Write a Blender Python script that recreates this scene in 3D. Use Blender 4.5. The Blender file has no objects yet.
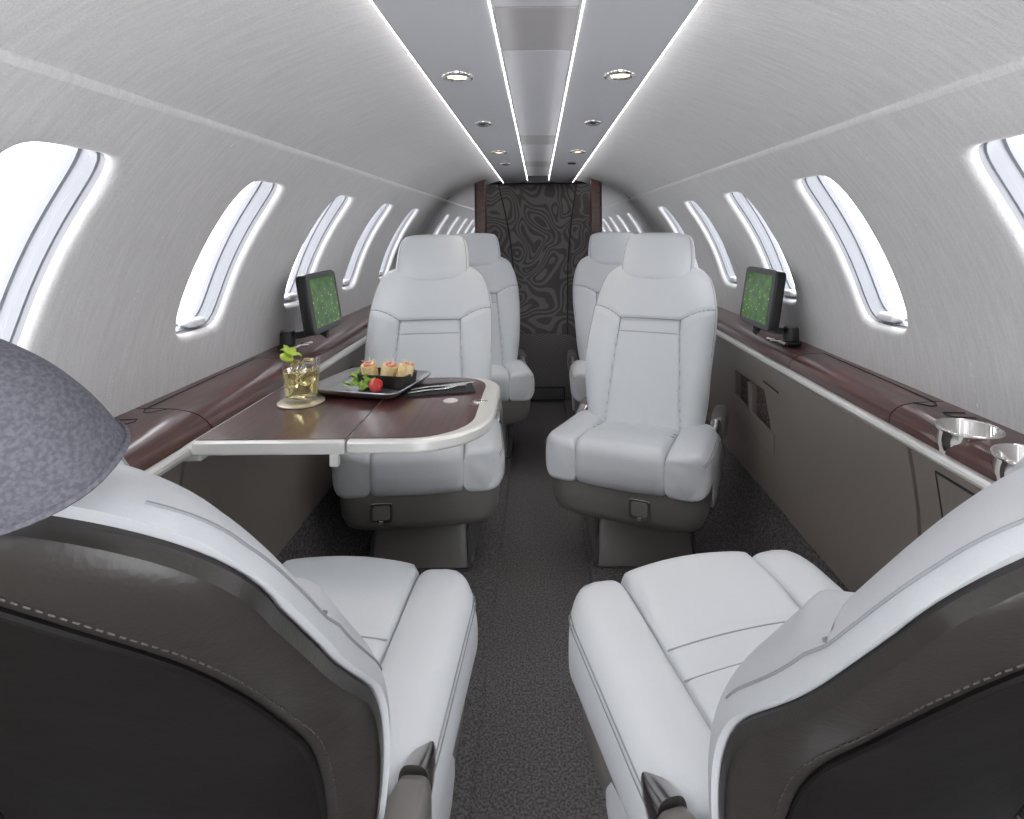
import bpy, bmesh, math, random
from mathutils import Vector, Matrix
random.seed(7)
PI = math.pi
S = bpy.context.scene
COL = S.collection
R_CAB, ZC = 0.856, 0.669          # cabin circle: radius and centre height
CAM_Z = 1.1

# ------------------------------------------------------------------ materials
def new_mat(name):
    m = bpy.data.materials.new(name); m.use_nodes = True
    nt = m.node_tree
    return m, nt, nt.nodes['Principled BSDF']

def link(nt, a, ao, b, bi): nt.links.new(a.outputs[ao], b.inputs[bi])

def add_bump(nt, p, scale=200, strength=.2, dist=.002, kind='noise', detail=3, stretch=None):
    tc = nt.nodes.new('ShaderNodeTexCoord')
    src = tc; so = 'Object'
    if stretch:
        mp = nt.nodes.new('ShaderNodeMapping'); mp.inputs['Scale'].default_value = stretch
        link(nt, tc, 'Object', mp, 'Vector'); src = mp; so = 'Vector'
    if kind == 'noise':
        t = nt.nodes.new('ShaderNodeTexNoise'); t.inputs['Scale'].default_value = scale
        t.inputs['Detail'].default_value = detail; out = 'Fac'
    else:
        t = nt.nodes.new('ShaderNodeTexVoronoi'); t.inputs['Scale'].default_value = scale; out = 'Distance'
    link(nt, src, so, t, 'Vector')
    b = nt.nodes.new('ShaderNodeBump'); b.inputs['Strength'].default_value = strength
    b.inputs['Distance'].default_value = dist
    link(nt, t, out, b, 'Height'); link(nt, b, 'Normal', p, 'Normal')
    return t, out

def plain(name, col, rough=.5, metal=0, bump=None, coat=0, spec=.5):
    m, nt, p = new_mat(name)
    p.inputs['Base Color'].default_value = (*col, 1)
    p.inputs['Roughness'].default_value = rough; p.inputs['Metallic'].default_value = metal
    p.inputs['Coat Weight'].default_value = coat; p.inputs['Coat Roughness'].default_value = .08
    p.inputs['Specular IOR Level'].default_value = spec
    if bump: add_bump(nt, p, **bump)
    return m

def speckle(name, c1, c2, scale, rough=.95, bump=.5, dist=.004, stretch=None):
    m, nt, p = new_mat(name)
    t, out = add_bump(nt, p, scale=scale, strength=bump, dist=dist, detail=2, stretch=stretch)
    cr = nt.nodes.new('ShaderNodeValToRGB')
    cr.color_ramp.elements[0].position = .38; cr.color_ramp.elements[1].position = .66
    cr.color_ramp.elements[0].color = (*c1, 1); cr.color_ramp.elements[1].color = (*c2, 1)
    link(nt, t, out, cr, 'Fac'); link(nt, cr, 'Color', p, 'Base Color')
    p.inputs['Roughness'].default_value = rough; p.inputs['Specular IOR Level'].default_value = .2
    return m

def leather(name, col, rough=.42, scale=260, strength=.12):
    m, nt, p = new_mat(name)
    p.inputs['Base Color'].default_value = (*col, 1); p.inputs['Roughness'].default_value = rough
    tc = nt.nodes.new('ShaderNodeTexCoord')
    v = nt.nodes.new('ShaderNodeTexVoronoi'); v.inputs['Scale'].default_value = scale
    n = nt.nodes.new('ShaderNodeTexNoise'); n.inputs['Scale'].default_value = 14; n.inputs['Detail'].default_value = 3
    link(nt, tc, 'Object', v, 'Vector'); link(nt, tc, 'Object', n, 'Vector')
    b1 = nt.nodes.new('ShaderNodeBump'); b1.inputs['Strength'].default_value = .25; b1.inputs['Distance'].default_value = .006
    b2 = nt.nodes.new('ShaderNodeBump'); b2.inputs['Strength'].default_value = strength; b2.inputs['Distance'].default_value = .001
    link(nt, n, 'Fac', b1, 'Height'); link(nt, v, 'Distance', b2, 'Height')
    link(nt, b1, 'Normal', b2, 'Normal'); link(nt, b2, 'Normal', p, 'Normal')
    return m

def wood(name, c1, c2, rough=.28):
    m, nt, p = new_mat(name)
    tc = nt.nodes.new('ShaderNodeTexCoord'); mp = nt.nodes.new('ShaderNodeMapping')
    mp.inputs['Scale'].default_value = (38, 2.2, 38)
    n = nt.nodes.new('ShaderNodeTexNoise'); n.inputs['Scale'].default_value = 2.0
    n.inputs['Detail'].default_value = 6; n.inputs['Distortion'].default_value = .6
    cr = nt.nodes.new('ShaderNodeValToRGB')
    cr.color_ramp.elements[0].position = .3; cr.color_ramp.elements[1].position = .72
    cr.color_ramp.elements[0].color = (*c1, 1); cr.color_ramp.elements[1].color = (*c2, 1)
    link(nt, tc, 'Object', mp, 'Vector'); link(nt, mp, 'Vector', n, 'Vector')
    link(nt, n, 'Fac', cr, 'Fac'); link(nt, cr, 'Color', p, 'Base Color')
    p.inputs['Roughness'].default_value = rough
    p.inputs['Coat Weight'].default_value = .6; p.inputs['Coat Roughness'].default_value = .12
    return m

def emit(name, col, s):
    m, nt, p = new_mat(name)
    p.inputs['Base Color'].default_value = (*col, 1)
    p.inputs['Emission Color'].default_value = (*col, 1); p.inputs['Emission Strength'].default_value = s
    return m

M = {}
M['leather'] = leather('pale_leather', (.70, .72, .745))
M['seam'] = plain('seam_thread', (.34, .35, .37), .7)
M['taupe'] = leather('taupe_leather', (.20, .184, .175), .36, 240, .15)
M['shell'] = leather('shell_leather', (.040, .035, .032), .33, 240, .15)
M['taupe_dark'] = leather('dark_leather', (.010, .0085, .008), .6, 240, .1)
M['taupe_dark'].node_tree.nodes['Principled BSDF'].inputs['Specular IOR Level'].default_value = .25
M['taupe_seam'] = plain('taupe_thread', (.085, .076, .070), .6)
M['suede'] = speckle('grey_suede', (.135, .135, .16), (.20, .20, .23), 420, .95, .3, .001)
M['panel'] = plain('brown_panel', (.215, .187, .170), .42, bump=dict(scale=420, strength=.08, dist=.001))
M['panel_line'] = plain('panel_gap', (.02, .018, .018), .7)
M['wood'] = wood('mahogany', (.040, .011, .010), (.120, .036, .030))
M['trim'] = plain('satin_metal', (.80, .79, .76), .32, .4)
M['chrome'] = plain('chrome', (.82, .80, .78), .08, 1)
M['dark_chrome'] = plain('dark_chrome', (.45, .44, .44), .2, 1)
M['black'] = plain('black_plastic', (.018, .018, .02), .35)
M['grey_plastic'] = plain('grey_plastic', (.075, .073, .078), .4)
M['headliner'] = plain('headliner_panel', (.62, .62, .65), .6)
M['channel'] = plain('channel_panel', (.46, .46, .49), .6)
M['channel_dark'] = plain('channel_panel_dark', (.34, .33, .335), .6)
M['led'] = emit('led_white', (1, .99, .97), 11)
M['bulb'] = emit('warm_bulb', (1, .80, .36), 7)
M['liner'] = plain('window_liner', (.27, .275, .30), .25)
M['white_plastic'] = plain('white_plastic', (.78, .78, .80), .25)
M['carpet'] = speckle('aisle_carpet', (.095, .087, .089), (.215, .200, .202), 190)
M['carpet_side'] = speckle('side_carpet', (.095, .088, .088), (.230, .213, .210), 150)
M['weave'] = speckle('woven_brown', (.045, .032, .032), (.19, .15, .145), 170)
M['mirror'] = plain('mirror', (.86, .86, .88), .02, 1)
M['plate'] = plain('pewter', (.42, .42, .44), .28, .8)
M['dish'] = plain('dark_dish', (.02, .018, .018), .3)
M['tortilla'] = speckle('tortilla', (.74, .52, .24), (.90, .76, .45), 90, .7, .3)
M['salmon'] = plain('salmon_filling', (.75, .24, .14), .5)
M['cream'] = plain('cream_filling', (.88, .78, .62), .6)
M['lettuce'] = speckle('lettuce', (.10, .22, .03), (.42, .55, .14), 60, .5, .3)
M['berry'] = plain('strawberry', (.55, .03, .03), .35, bump=dict(scale=180, strength=.4, dist=.002, kind='vor'))
M['lime'] = plain('lime', (.55, .72, .10), .4)
M['napkin'] = speckle('slate_napkin', (.030, .030, .033), (.060, .058, .062), 200, .9, .3, .001)
M['coaster'] = plain('coaster', (.70, .62, .48), .35, .5)
M['knife'] = plain('silver', (.85, .84, .82), .15, 1)

def fabric_wall():
    m, nt, p = new_mat('wall_fabric')
    tc = nt.nodes.new('ShaderNodeTexCoord')
    w1 = nt.nodes.new('ShaderNodeTexNoise'); w1.inputs['Scale'].default_value = 1
    mp = nt.nodes.new('ShaderNodeMapping'); mp.inputs['Scale'].default_value = (260, 420, 260)
    link(nt, tc, 'Object', mp, 'Vector'); link(nt, mp, 'Vector', w1, 'Vector')
    mp2 = nt.nodes.new('ShaderNodeMapping'); mp2.inputs['Scale'].default_value = (14, 140, 14)
    w2 = nt.nodes.new('ShaderNodeTexNoise'); w2.inputs['Scale'].default_value = 1; w2.inputs['Detail'].default_value = 3
    link(nt, tc, 'Object', mp2, 'Vector'); link(nt, mp2, 'Vector', w2, 'Vector')
    add = nt.nodes.new('ShaderNodeMath'); add.operation = 'ADD'
    link(nt, w1, 'Fac', add, 0); link(nt, w2, 'Fac', add, 1)
    cr = nt.nodes.new('ShaderNodeMapRange')
    cr.inputs['From Min'].default_value = .7; cr.inputs['From Max'].default_value = 1.3
    link(nt, add, 0, cr, 'Value')
    mx = nt.nodes.new('ShaderNodeMix'); mx.data_type = 'RGBA'
    mx.inputs[6].default_value = (.70, .69, .69, 1); mx.inputs[7].default_value = (.82, .81, .805, 1)
    link(nt, cr, 'Result', mx, 0); nt.links.new(mx.outputs[2], p.inputs['Base Color'])
    b = nt.nodes.new('ShaderNodeBump'); b.inputs['Strength'].default_value = .35; b.inputs['Distance'].default_value = .002
    link(nt, add, 0, b, 'Height'); link(nt, b, 'Normal', p, 'Normal')
    p.inputs['Roughness'].default_value = .85; p.inputs['Specular IOR Level'].default_value = .25
    return m
M['wall'] = fabric_wall()

def glass_pane():
    m, nt, p = new_mat('window_glass')
    out = nt.nodes['Material Output']
    tr = nt.nodes.new('ShaderNodeBsdfTransparent'); gl = nt.nodes.new('ShaderNodeBsdfGlossy')
    gl.inputs['Roughness'].default_value = .03
    fc = nt.nodes.new('ShaderNodeLayerWeight'); fc.inputs['Blend'].default_value = .5
    pw_ = nt.nodes.new('ShaderNodeMath'); pw_.operation = 'POWER'; pw_.inputs[1].default_value = 5
    link(nt, fc, 'Facing', pw_, 0)
    lw = nt.nodes.new('ShaderNodeMath'); lw.operation = 'MULTIPLY_ADD'; lw.inputs[1].default_value = .5; lw.inputs[2].default_value = .04
    link(nt, pw_, 0, lw, 0)
    mx = nt.nodes.new('ShaderNodeMixShader')
    link(nt, lw, 0, mx, 0); link(nt, tr, 0, mx, 1); link(nt, gl, 0, mx, 2); link(nt, mx, 0, out, 'Surface')
    return m
M['pane'] = glass_pane()

def clear(name, col, ior=1.45, rough=0):
    m, nt, p = new_mat(name)
    p.inputs['Base Color'].default_value = (*col, 1); p.inputs['Roughness'].default_value = rough
    p.inputs['Transmission Weight'].default_value = 1; p.inputs['IOR'].default_value = ior
    return m
M['glass'] = M['pane']
M['drink'] = clear('amber_drink', (.99, .89, .48), 1.2)
M['ice'] = clear('ice', (.98, .97, .90), 1.25, .12)

def pattern_panel():
    m, nt, p = new_mat('embossed_panel')
    tc = nt.nodes.new('ShaderNodeTexCoord')
    n = nt.nodes.new('ShaderNodeTexNoise'); n.inputs['Scale'].default_value = 4.2; n.inputs['Detail'].default_value = .3
    n.inputs['Distortion'].default_value = 1.1
    link(nt, tc, 'Object', n, 'Vector')
    mu = nt.nodes.new('ShaderNodeMath'); mu.operation = 'MULTIPLY'; mu.inputs[1].default_value = 66
    sn = nt.nodes.new('ShaderNodeMath'); sn.operation = 'SINE'
    link(nt, n, 'Fac', mu, 0); link(nt, mu, 0, sn, 0)
    cr = nt.nodes.new('ShaderNodeMapRange'); cr.inputs['From Min'].default_value = -.05; cr.inputs['From Max'].default_value = .25
    link(nt, sn, 0, cr, 'Value')
    mx = nt.nodes.new('ShaderNodeMix'); mx.data_type = 'RGBA'
    mx.inputs[6].default_value = (.085, .074, .073, 1); mx.inputs[7].default_value = (.165, .149, .146, 1)
    link(nt, cr, 'Result', mx, 0); nt.links.new(mx.outputs[2], p.inputs['Base Color'])
    rr = nt.nodes.new('ShaderNodeMapRange'); rr.inputs['To Min'].default_value = .62; rr.inputs['To Max'].default_value = .35
    link(nt, cr, 'Result', rr, 'Value'); link(nt, rr, 'Result', p, 'Roughness')
    return m
M['pattern'] = pattern_panel()

def herringbone():
    m, nt, p = new_mat('zigzag_carpet')
    tc = nt.nodes.new('ShaderNodeTexCoord'); sx = nt.nodes.new('ShaderNodeSeparateXYZ')
    link(nt, tc, 'Object', sx, 0)
    def math_(op, a, b=None):
        k = nt.nodes.new('ShaderNodeMath'); k.operation = op
        for i, v in enumerate((a, b)):
            if v is None: continue
            if isinstance(v, (int, float)): k.inputs[i].default_value = v
            else: nt.links.new(v, k.inputs[i])
        return k.outputs[0]
    tri = math_('PINGPONG', sx.outputs['X'], .02)
    s = math_('ADD', math_('MULTIPLY', tri, .8), sx.outputs['Z'])
    w = math_('SINE', math_('MULTIPLY', s, 420))
    mx = nt.nodes.new('ShaderNodeMix'); mx.data_type = 'RGBA'
    mx.inputs[6].default_value = (.10, .09, .088, 1); mx.inputs[7].default_value = (.23, .21, .205, 1)
    mr = nt.nodes.new('ShaderNodeMapRange'); mr.inputs['From Min'].default_value = -1
    nt.links.new(w, mr.inputs['Value']); link(nt, mr, 'Result', mx, 0)
    nt.links.new(mx.outputs[2], p.inputs['Base Color']); p.inputs['Roughness'].default_value = .9
    return m
M['zigzag'] = herringbone()

def screen_mat():
    m, nt, p = new_mat('screen_meadow')
    tc = nt.nodes.new('ShaderNodeTexCoord')
    v = nt.nodes.new('ShaderNodeTexVoronoi'); v.inputs['Scale'].default_value = 60
    n = nt.nodes.new('ShaderNodeTexNoise'); n.inputs['Scale'].default_value = 30; n.inputs['Detail'].default_value = 5
    link(nt, tc, 'Object', v, 'Vector'); link(nt, tc, 'Object', n, 'Vector')
    cr = nt.nodes.new('ShaderNodeValToRGB')
    cr.color_ramp.elements[0].position = .32; cr.color_ramp.elements[1].position = .70
    cr.color_ramp.elements[0].color = (.012, .06, .004, 1); cr.color_ramp.elements[1].color = (.10, .32, .02, 1)
    link(nt, n, 'Fac', cr, 'Fac')
    lt = nt.nodes.new('ShaderNodeMath'); lt.operation = 'LESS_THAN'; lt.inputs[1].default_value = .17
    link(nt, v, 'Distance', lt, 0)
    mx = nt.nodes.new('ShaderNodeMix'); mx.data_type = 'RGBA'
    mx.inputs[7].default_value = (.75, .85, .6, 1)
    link(nt, lt, 0, mx, 0); nt.links.new(cr.outputs['Color'], mx.inputs[6])
    p.inputs['Base Color'].default_value = (.01, .01, .01, 1); p.inputs['Roughness'].default_value = .15
    nt.links.new(mx.outputs[2], p.inputs['Emission Color']); p.inputs['Emission Strength'].default_value = .45
    return m
M['screen'] = screen_mat()

# ------------------------------------------------------------------ mesh helpers
class MB:
    def __init__(self): self.v = []; self.f = []
    def grid(self, pts, cu=False, cv=False, flip=False):
        """pts[i][j] -> quads"""
        o = len(self.v); n = len(pts); k = len(pts[0])
        for r in pts: self.v.extend(tuple(p) for p in r)
        for i in range(n if cu else n - 1):
            for j in range(k if cv else k - 1):
                a = o + i * k + j; b = o + i * k + (j + 1) % k
                c = o + ((i + 1) % n) * k + (j + 1) % k; d = o + ((i + 1) % n) * k + j
                self.f.append((a, d, c, b) if flip else (a, b, c, d))
        return self
    def loft(self, rings, caps=True):
        o = len(self.v); k = len(rings[0]); n = len(rings)
        self.grid(rings, cv=True)
        if caps:
            self.f.append(tuple(o + j for j in reversed(range(k))))
            self.f.append(tuple(o + (n - 1) * k + j for j in range(k)))
        return self
    def box(self, x0, x1, y0, y1, z0, z1):
        o = len(self.v)
        self.v += [(x, y, z) for z in (z0, z1) for y in (y0, y1) for x in (x0, x1)]
        for q in ((0, 2, 3, 1), (4, 5, 7, 6), (0, 1, 5, 4), (2, 6, 7, 3), (0, 4, 6, 2), (1, 3, 7, 5)):
            self.f.append(tuple(o + i for i in q))
        return self
    def tube(self, path, r, n=8, closed=False, caps=True):
        P = [Vector(p) for p in path]; m = len(P); rings = []
        up = Vector((0, 0, 1))
        prev = None
        for i in range(m):
            if closed: t = P[(i + 1) % m] - P[i - 1]
            else: t = P[min(i + 1, m - 1)] - P[max(i - 1, 0)]
            t.normalize()
            if prev is None:
                a = t.cross(up)
                if a.length < .05: a = t.cross(Vector((1, 0, 0)))
            else: a = prev - t * prev.dot(t)
            a.normalize(); prev = a; b = t.cross(a)
            rr = r[i] if isinstance(r, (list, tuple)) else r
            rings.append([P[i] + a * rr * math.cos(2 * PI * k / n) + b * rr * math.sin(2 * PI * k / n) for k in range(n)])
        if closed: self.grid(rings, cu=True, cv=True)
        else: self.loft(rings, caps)
        return self
    def lathe(self, prof, n=40, c=(0, 0, 0)):
        rings = [[(c[0] + r * math.cos(2 * PI * k / n), c[1] + r * math.sin(2 * PI * k / n), c[2] + z) for k in range(n)] for r, z in prof]
        return self.grid(rings, cv=True)
    def build(self, name, mat, parent=None, smooth=True, bevel=0, seg=2, sub=0, angle=40, loc=None):
        me = bpy.data.meshes.new(name); me.from_pydata([tuple(p) for p in self.v], [], self.f)
        bm = bmesh.new(); bm.from_mesh(me)
        bmesh.ops.remove_doubles(bm, verts=bm.verts, dist=1e-5)
        bmesh.ops.recalc_face_normals(bm, faces=bm.faces)
        bm.to_mesh(me); bm.free()
        o = bpy.data.objects.new(name, me); COL.objects.link(o)
        if isinstance(mat, str): mat = M[mat]
        me.materials.append(mat)
        if bevel:
            b = o.modifiers.new('bevel', 'BEVEL'); b.width = bevel; b.segments = seg; b.limit_method = 'ANGLE'; b.angle_limit = math.radians(35)
        if sub:
            s = o.modifiers.new('sub', 'SUBSURF'); s.levels = sub; s.render_levels = sub
        if smooth:
            me.shade_smooth() if hasattr(me, 'shade_smooth') else None
            if angle and not sub:
                me.set_sharp_from_angle(angle=math.radians(angle))
        if parent is not None: o.parent = parent
        if loc is not None: o.location = loc
        return o

def tag(o, label, cat, group=None, kind=None):
    o['label'] = label; o['category'] = cat
    if group: o['group'] = group
    if kind: o['kind'] = kind
    return o
def struct(o): o['kind'] = 'structure'; return o
def empty(name, loc=(0, 0, 0), rz=0):
    o = bpy.data.objects.new(name, None); COL.objects.link(o); o.empty_display_size = .05
    o.location = loc; o.rotation_euler = (0, 0, rz); return o
def copy_tree(o, parent=None):
    c = o.copy(); COL.objects.link(c)
    if parent is not None:
        c.parent = parent; c.matrix_parent_inverse = o.matrix_parent_inverse.copy()
    for ch in list(o.children): copy_tree(ch, c)
    return c
def lerp(a, b, t): return a + (b - a) * t
def interp(tab, x):
    if x <= tab[0][0]: return tab[0][1]
    n = len(tab)
    for i in range(n - 1):
        if x <= tab[i + 1][0]:
            x0, y0 = tab[i]; x1, y1 = tab[i + 1]; h = x1 - x0; t = (x - x0) / h
            def sl(k):
                if k == 0: return (tab[1][1] - tab[0][1]) / (tab[1][0] - tab[0][0])
                if k == n - 1: return (tab[-1][1] - tab[-2][1]) / (tab[-1][0] - tab[-2][0])
                s0 = (tab[k][1] - tab[k - 1][1]) / (tab[k][0] - tab[k - 1][0]); s1 = (tab[k + 1][1] - tab[k][1]) / (tab[k + 1][0] - tab[k][0])
                return 0 if s0 * s1 <= 0 else 2 * s0 * s1 / (s0 + s1)
            m0, m1 = sl(i), sl(i + 1)
            return ((2*t**3-3*t*t+1)*y0 + (t**3-2*t*t+t)*h*m0 + (-2*t**3+3*t*t)*y1 + (t**3-t*t)*h*m1)
    return tab[-1][1]
def boolean_cut(o, cutters):
    for c in cutters:
        b = o.modifiers.new('cut', 'BOOLEAN'); b.operation = 'DIFFERENCE'; b.object = c; b.solver = 'EXACT'
    dg = bpy.context.evaluated_depsgraph_get()
    me = bpy.data.meshes.new_from_object(o.evaluated_get(dg))
    o.modifiers.clear(); o.data = me
    me.set_sharp_from_angle(angle=math.radians(35))
    for c in cutters: bpy.data.objects.remove(c)
def sgnpow(x, e): return math.copysign(abs(x) ** e, x)
def sup_ring(a, b, n, N=48):
    return [(a * sgnpow(math.cos(2*PI*k/N), 2/n), b * sgnpow(math.sin(2*PI*k/N), 2/n)) for k in range(N)]

# ------------------------------------------------------------------ cabin shell
Y0, Y1 = -1.0, 4.0
SEAM_PHI = math.radians(46.6)
WIN_PHI = math.radians(26.3)
WHX, WHA = .102, .203
PITCH = .545
WIN_C = [.765 + PITCH * k for k in range(-2, 5)]

HOLE_OFF = {2: -.036}     # the nearest window sits a little forward in its bay
WIN_SHIFT = {-1: .070, 1: .054}
def cyl(s, a, y, dr=0):
    """a = arc angle (rad) on the cabin circle"""
    return (s * (R_CAB + dr) * math.cos(a), y, ZC + (R_CAB + dr) * math.sin(a))

def hole_r(t, e=0, n=5.5):
    hx, ha = WHX + e, WHA + e
    return 1 / ((abs(math.cos(t)) / hx) ** n + (abs(math.sin(t)) / ha) ** n) ** (1 / n)

def wall(side):
    s = -1 if side == 'left' else 1
    mb = MB()
    a_bot, a_mid, a_top = math.radians(-5), math.radians(2), SEAM_PHI
    WC = [c + WIN_SHIFT[s] for c in WIN_C]
    rows = [lerp(a_bot, a_mid, i / 24) for i in range(25)]
    ylist = [Y0] + [c - PITCH / 2 for c in WC] + [WC[-1] + PITCH / 2, Y1]
    mb.grid([[cyl(s, a, y) for y in ylist] for a in rows])
    up = [lerp(a_mid, a_top, i / 24) for i in range(25)]
    for ya, yb in ((Y0, WC[0] - PITCH / 2), (WC[-1] + PITCH / 2, Y1)):
        mb.grid([[cyl(s, a, y) for y in (ya, yb)] for a in up])
    lo, hi = (a_mid - WIN_PHI) * R_CAB, (a_top - WIN_PHI) * R_CAB
    hw = PITCH / 2
    prof = [(.0, .020), (.001, .013), (.003, .007), (.007, .003), (.012, .001), (.018, 0)]
    for ci, cb in enumerate(WC):
        ho = HOLE_OFF.get(ci, 0); c = cb + ho; ul, ur = -hw - ho, hw - ho
        angs = sorted([2 * PI * k / 120 for k in range(120)] + [math.atan2(v, u) % (2 * PI) for u in (ul, ur) for v in (lo, hi)])
        rings = []
        for e, dr in prof:
            rings.append([cyl(s, WIN_PHI + hole_r(t, e) * math.sin(t) / R_CAB, c + hole_r(t, e) * math.cos(t), dr) for t in angs])
        outer = []
        for t in angs:
            cs, sn = math.cos(t), math.sin(t)
            k = min((ur / cs if cs > 0 else ul / cs) if abs(cs) > 1e-9 else 1e9, (hi / sn if sn > 0 else lo / sn) if abs(sn) > 1e-9 else 1e9)
            outer.append((k * cs, k * sn))
        for q in (.2, .45, .7, 1):
            ring = []
            for t, (u, v) in zip(angs, outer):
                r0 = hole_r(t, .018); iu, iv = r0 * math.cos(t), r0 * math.sin(t)
                ring.append(cyl(s, WIN_PHI + lerp(iv, v, q) / R_CAB, c + lerp(iu, u, q)))
            rings.append(ring)
        mb.grid(rings, cv=True)
    # rolled top edge
    mb.grid([[cyl(s, a, y, dr) for y in (Y0, 1, 2, 3, Y1)] for a, dr in
             ((a_top, 0), (a_top + .006, .0008), (a_top + .011, .004), (a_top + .013, .012), (a_top + .013, .04))])
    struct(mb.build('wall_' + side, 'wall', angle=60))

wall('left'); wall('right')
for s in (-1, 1):
    x0, x1 = sorted((s * .868, s * .90))
    struct(MB().box(x0, x1, Y0, 4.0, -.02, .66).build('trim_%d' % (5 if s < 0 else 6), 'panel'))

wn = 0
for side in (-1, 1):
    for ci, c in enumerate(WIN_C[2:]):
        wn += 1; c += WIN_SHIFT[side] + HOLE_OFF.get(ci + 2, 0)
        w = struct(empty('window_%d' % wn, (0, 0, 0)))
        N = 96
        def ring(e, dr): return [cyl(side, WIN_PHI + hole_r(2*PI*k/N, e) * math.sin(2*PI*k/N) / R_CAB, c + hole_r(2*PI*k/N, e) * math.cos(2*PI*k/N), dr) for k in range(N)]
        prof = [(.003, .016), (.0005, .0185), (.0, .030), (-.003, .0315), (-.0035, .046), (-.002, .048), (-.002, .062), (-.006, .064), (-.006, .078)]
        MB().grid([ring(*p) for p in prof], cv=True).build('window_frame', 'liner', w, angle=25)
        pr = [[cyl(side, WIN_PHI + q * hole_r(2*PI*k/N, -.004) * math.sin(2*PI*k/N) / R_CAB, c + q * hole_r(2*PI*k/N, -.004) * math.cos(2*PI*k/N), .070) for k in range(N)] for q in (0.01, .3, .6, 1)]
        MB().grid(pr, cv=True).build('window_pane', 'pane', w)
        # shade pull at the bottom of the reveal
        b = WIN_PHI - (WHA - .008) / R_CAB
        p0 = Vector(cyl(side, b, c + .02, .036))
        hb = MB(); rr = []
        for i in range(9):
            t = -1 + 2 * i / 8; k = (1 - abs(t) ** 4) ** .25 if abs(t) < 1 else .15
            rr.append([(p0.x + side * x * max(k, .15), p0.y + t * .038, p0.z + z * max(k, .15) + .006) for x, z in sup_ring(.018, .011, 3, 20)])
        hb.loft(rr).build('shade_handle', 'white_plastic', w)

# windows behind the camera: only the glass
for side in (-1, 1):
    for c in WIN_C[:2]:
        wn += 1; c += WIN_SHIFT[side]
        N = 64
        pr = [[cyl(side, WIN_PHI + q * hole_r(2*PI*k/N, 0.002) * math.sin(2*PI*k/N) / R_CAB, c + q * hole_r(2*PI*k/N, .002) * math.cos(2*PI*k/N), .022) for k in range(N)] for q in (0.01, .5, 1)]
        struct(MB().grid(pr, cv=True).build('window_%d' % wn, 'pane'))

# ceiling: outer curved panels, dropped centre headliner with channel
CE = CAM_Z
up_tab = [(.20, .353), (.262, .347), (.35, .323), (.45, .285), (.53, .243), (.596, .198)]
mb = MB()
for s in (-1, 1):
    xs = [lerp(.20, .596, i / 30) for i in range(31)]
    mb.grid([[(s * x, y, CE + interp(up_tab, x)) for y in (Y0, 1, 2, 3, Y1)] for x in xs])
    mb.grid([[(s * x, y, CE + h) for y in (Y0, Y1)] for x, h in ((.596, .198), (.600, .20), (.606, .21), (.61, .24))])
mb.grid([[(x, y, CE + .353) for y in (Y0, Y1)] for x in (-.2, -.09)]); mb.grid([[(x, y, CE + .353) for y in (Y0, Y1)] for x in (.09, .2)])
struct(mb.build('ceiling', 'wall', angle=60))
mb = MB()
for s in (-1, 1):
    pr = [(.072, .395), (.072, .362), (.074, .350), (.080, .3465), (.124, .3335), (.130, .3325), (.228, .330), (.236, .3315), (.238, .336), (.236, .345), (.20, .350), (.11, .36)]
    mb.grid([[(s * x, y, CE + h) for y in (Y0, 1, 2, 3, 3.96)] for x, h in pr])
struct(mb.build('trim_1', 'headliner', angle=20))
# channel top panels
mb = MB(); md = MB()
cuts = [Y0, .95, 1.18, 2.23, 2.46, 3.06, 3.32, 3.96]
for i in range(len(cuts) - 1):
    t = mb if i % 2 == 0 else md
    t.box(-.074, .074, cuts[i] + .0015, cuts[i+1] - .0015, CE + .380, CE + .392)
struct(mb.build('trim_2', 'channel', bevel=.002)); struct(md.build('trim_3', 'channel_dark', bevel=.002))
struct(MB().box(-.09, .09, Y0, 3.96, CE + .393, CE + .40).build('trim_4', 'channel_dark'))

# strip lights
for s, sd in ((-1, 'left'), (1, 'right')):
    o = MB().box(s * .2368, s * .2392, -.9, 3.93, CE + .3325, CE + .335).build('ceiling_strip_light', 'led', smooth=False)
    tag(o, 'long thin white light strip along the outer %s edge of the dropped ceiling panel' % sd, 'strip light', 'ceiling light strips')
    o = MB().box(s * .0712, s * .0728, -.9, 3.93, CE + .3495, CE + .3512).build('ceiling_strip_light', 'led', smooth=False)
    tag(o, 'thin white light strip on the %s side of the central ceiling channel' % sd, 'strip light', 'ceiling light strips')

# floor
mb = MB()
prof = [(-.95, .012), (-.150, .012), (-.142, .010), (-.138, .003), (-.134, 0), (.150, 0), (.154, .003), (.158, .010), (.166, .012), (.95, .012)]
mb.grid([[(x, y, z) for y in (Y0, 4.0)] for x, z in prof])
struct(mb.build('floor', 'carpet', angle=20))
LX = {-1: -.022, 1: 0.0}      # the left side furniture stands a little further inboard
for s, sd in ((-1, 'left'), (1, 'right')):
    k = LX[s]
    pr = [(.745, .30), (.735, .26), (.715, .18), (.685, .09), (.640, .025), (.615, .010)]
    struct(MB().grid([[(s * (x + k), y, z) for y in (Y0, 1.5, 3.56)] for x, z in pr]).build('baseboard_' + sd, 'carpet_side', angle=60))

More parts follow.
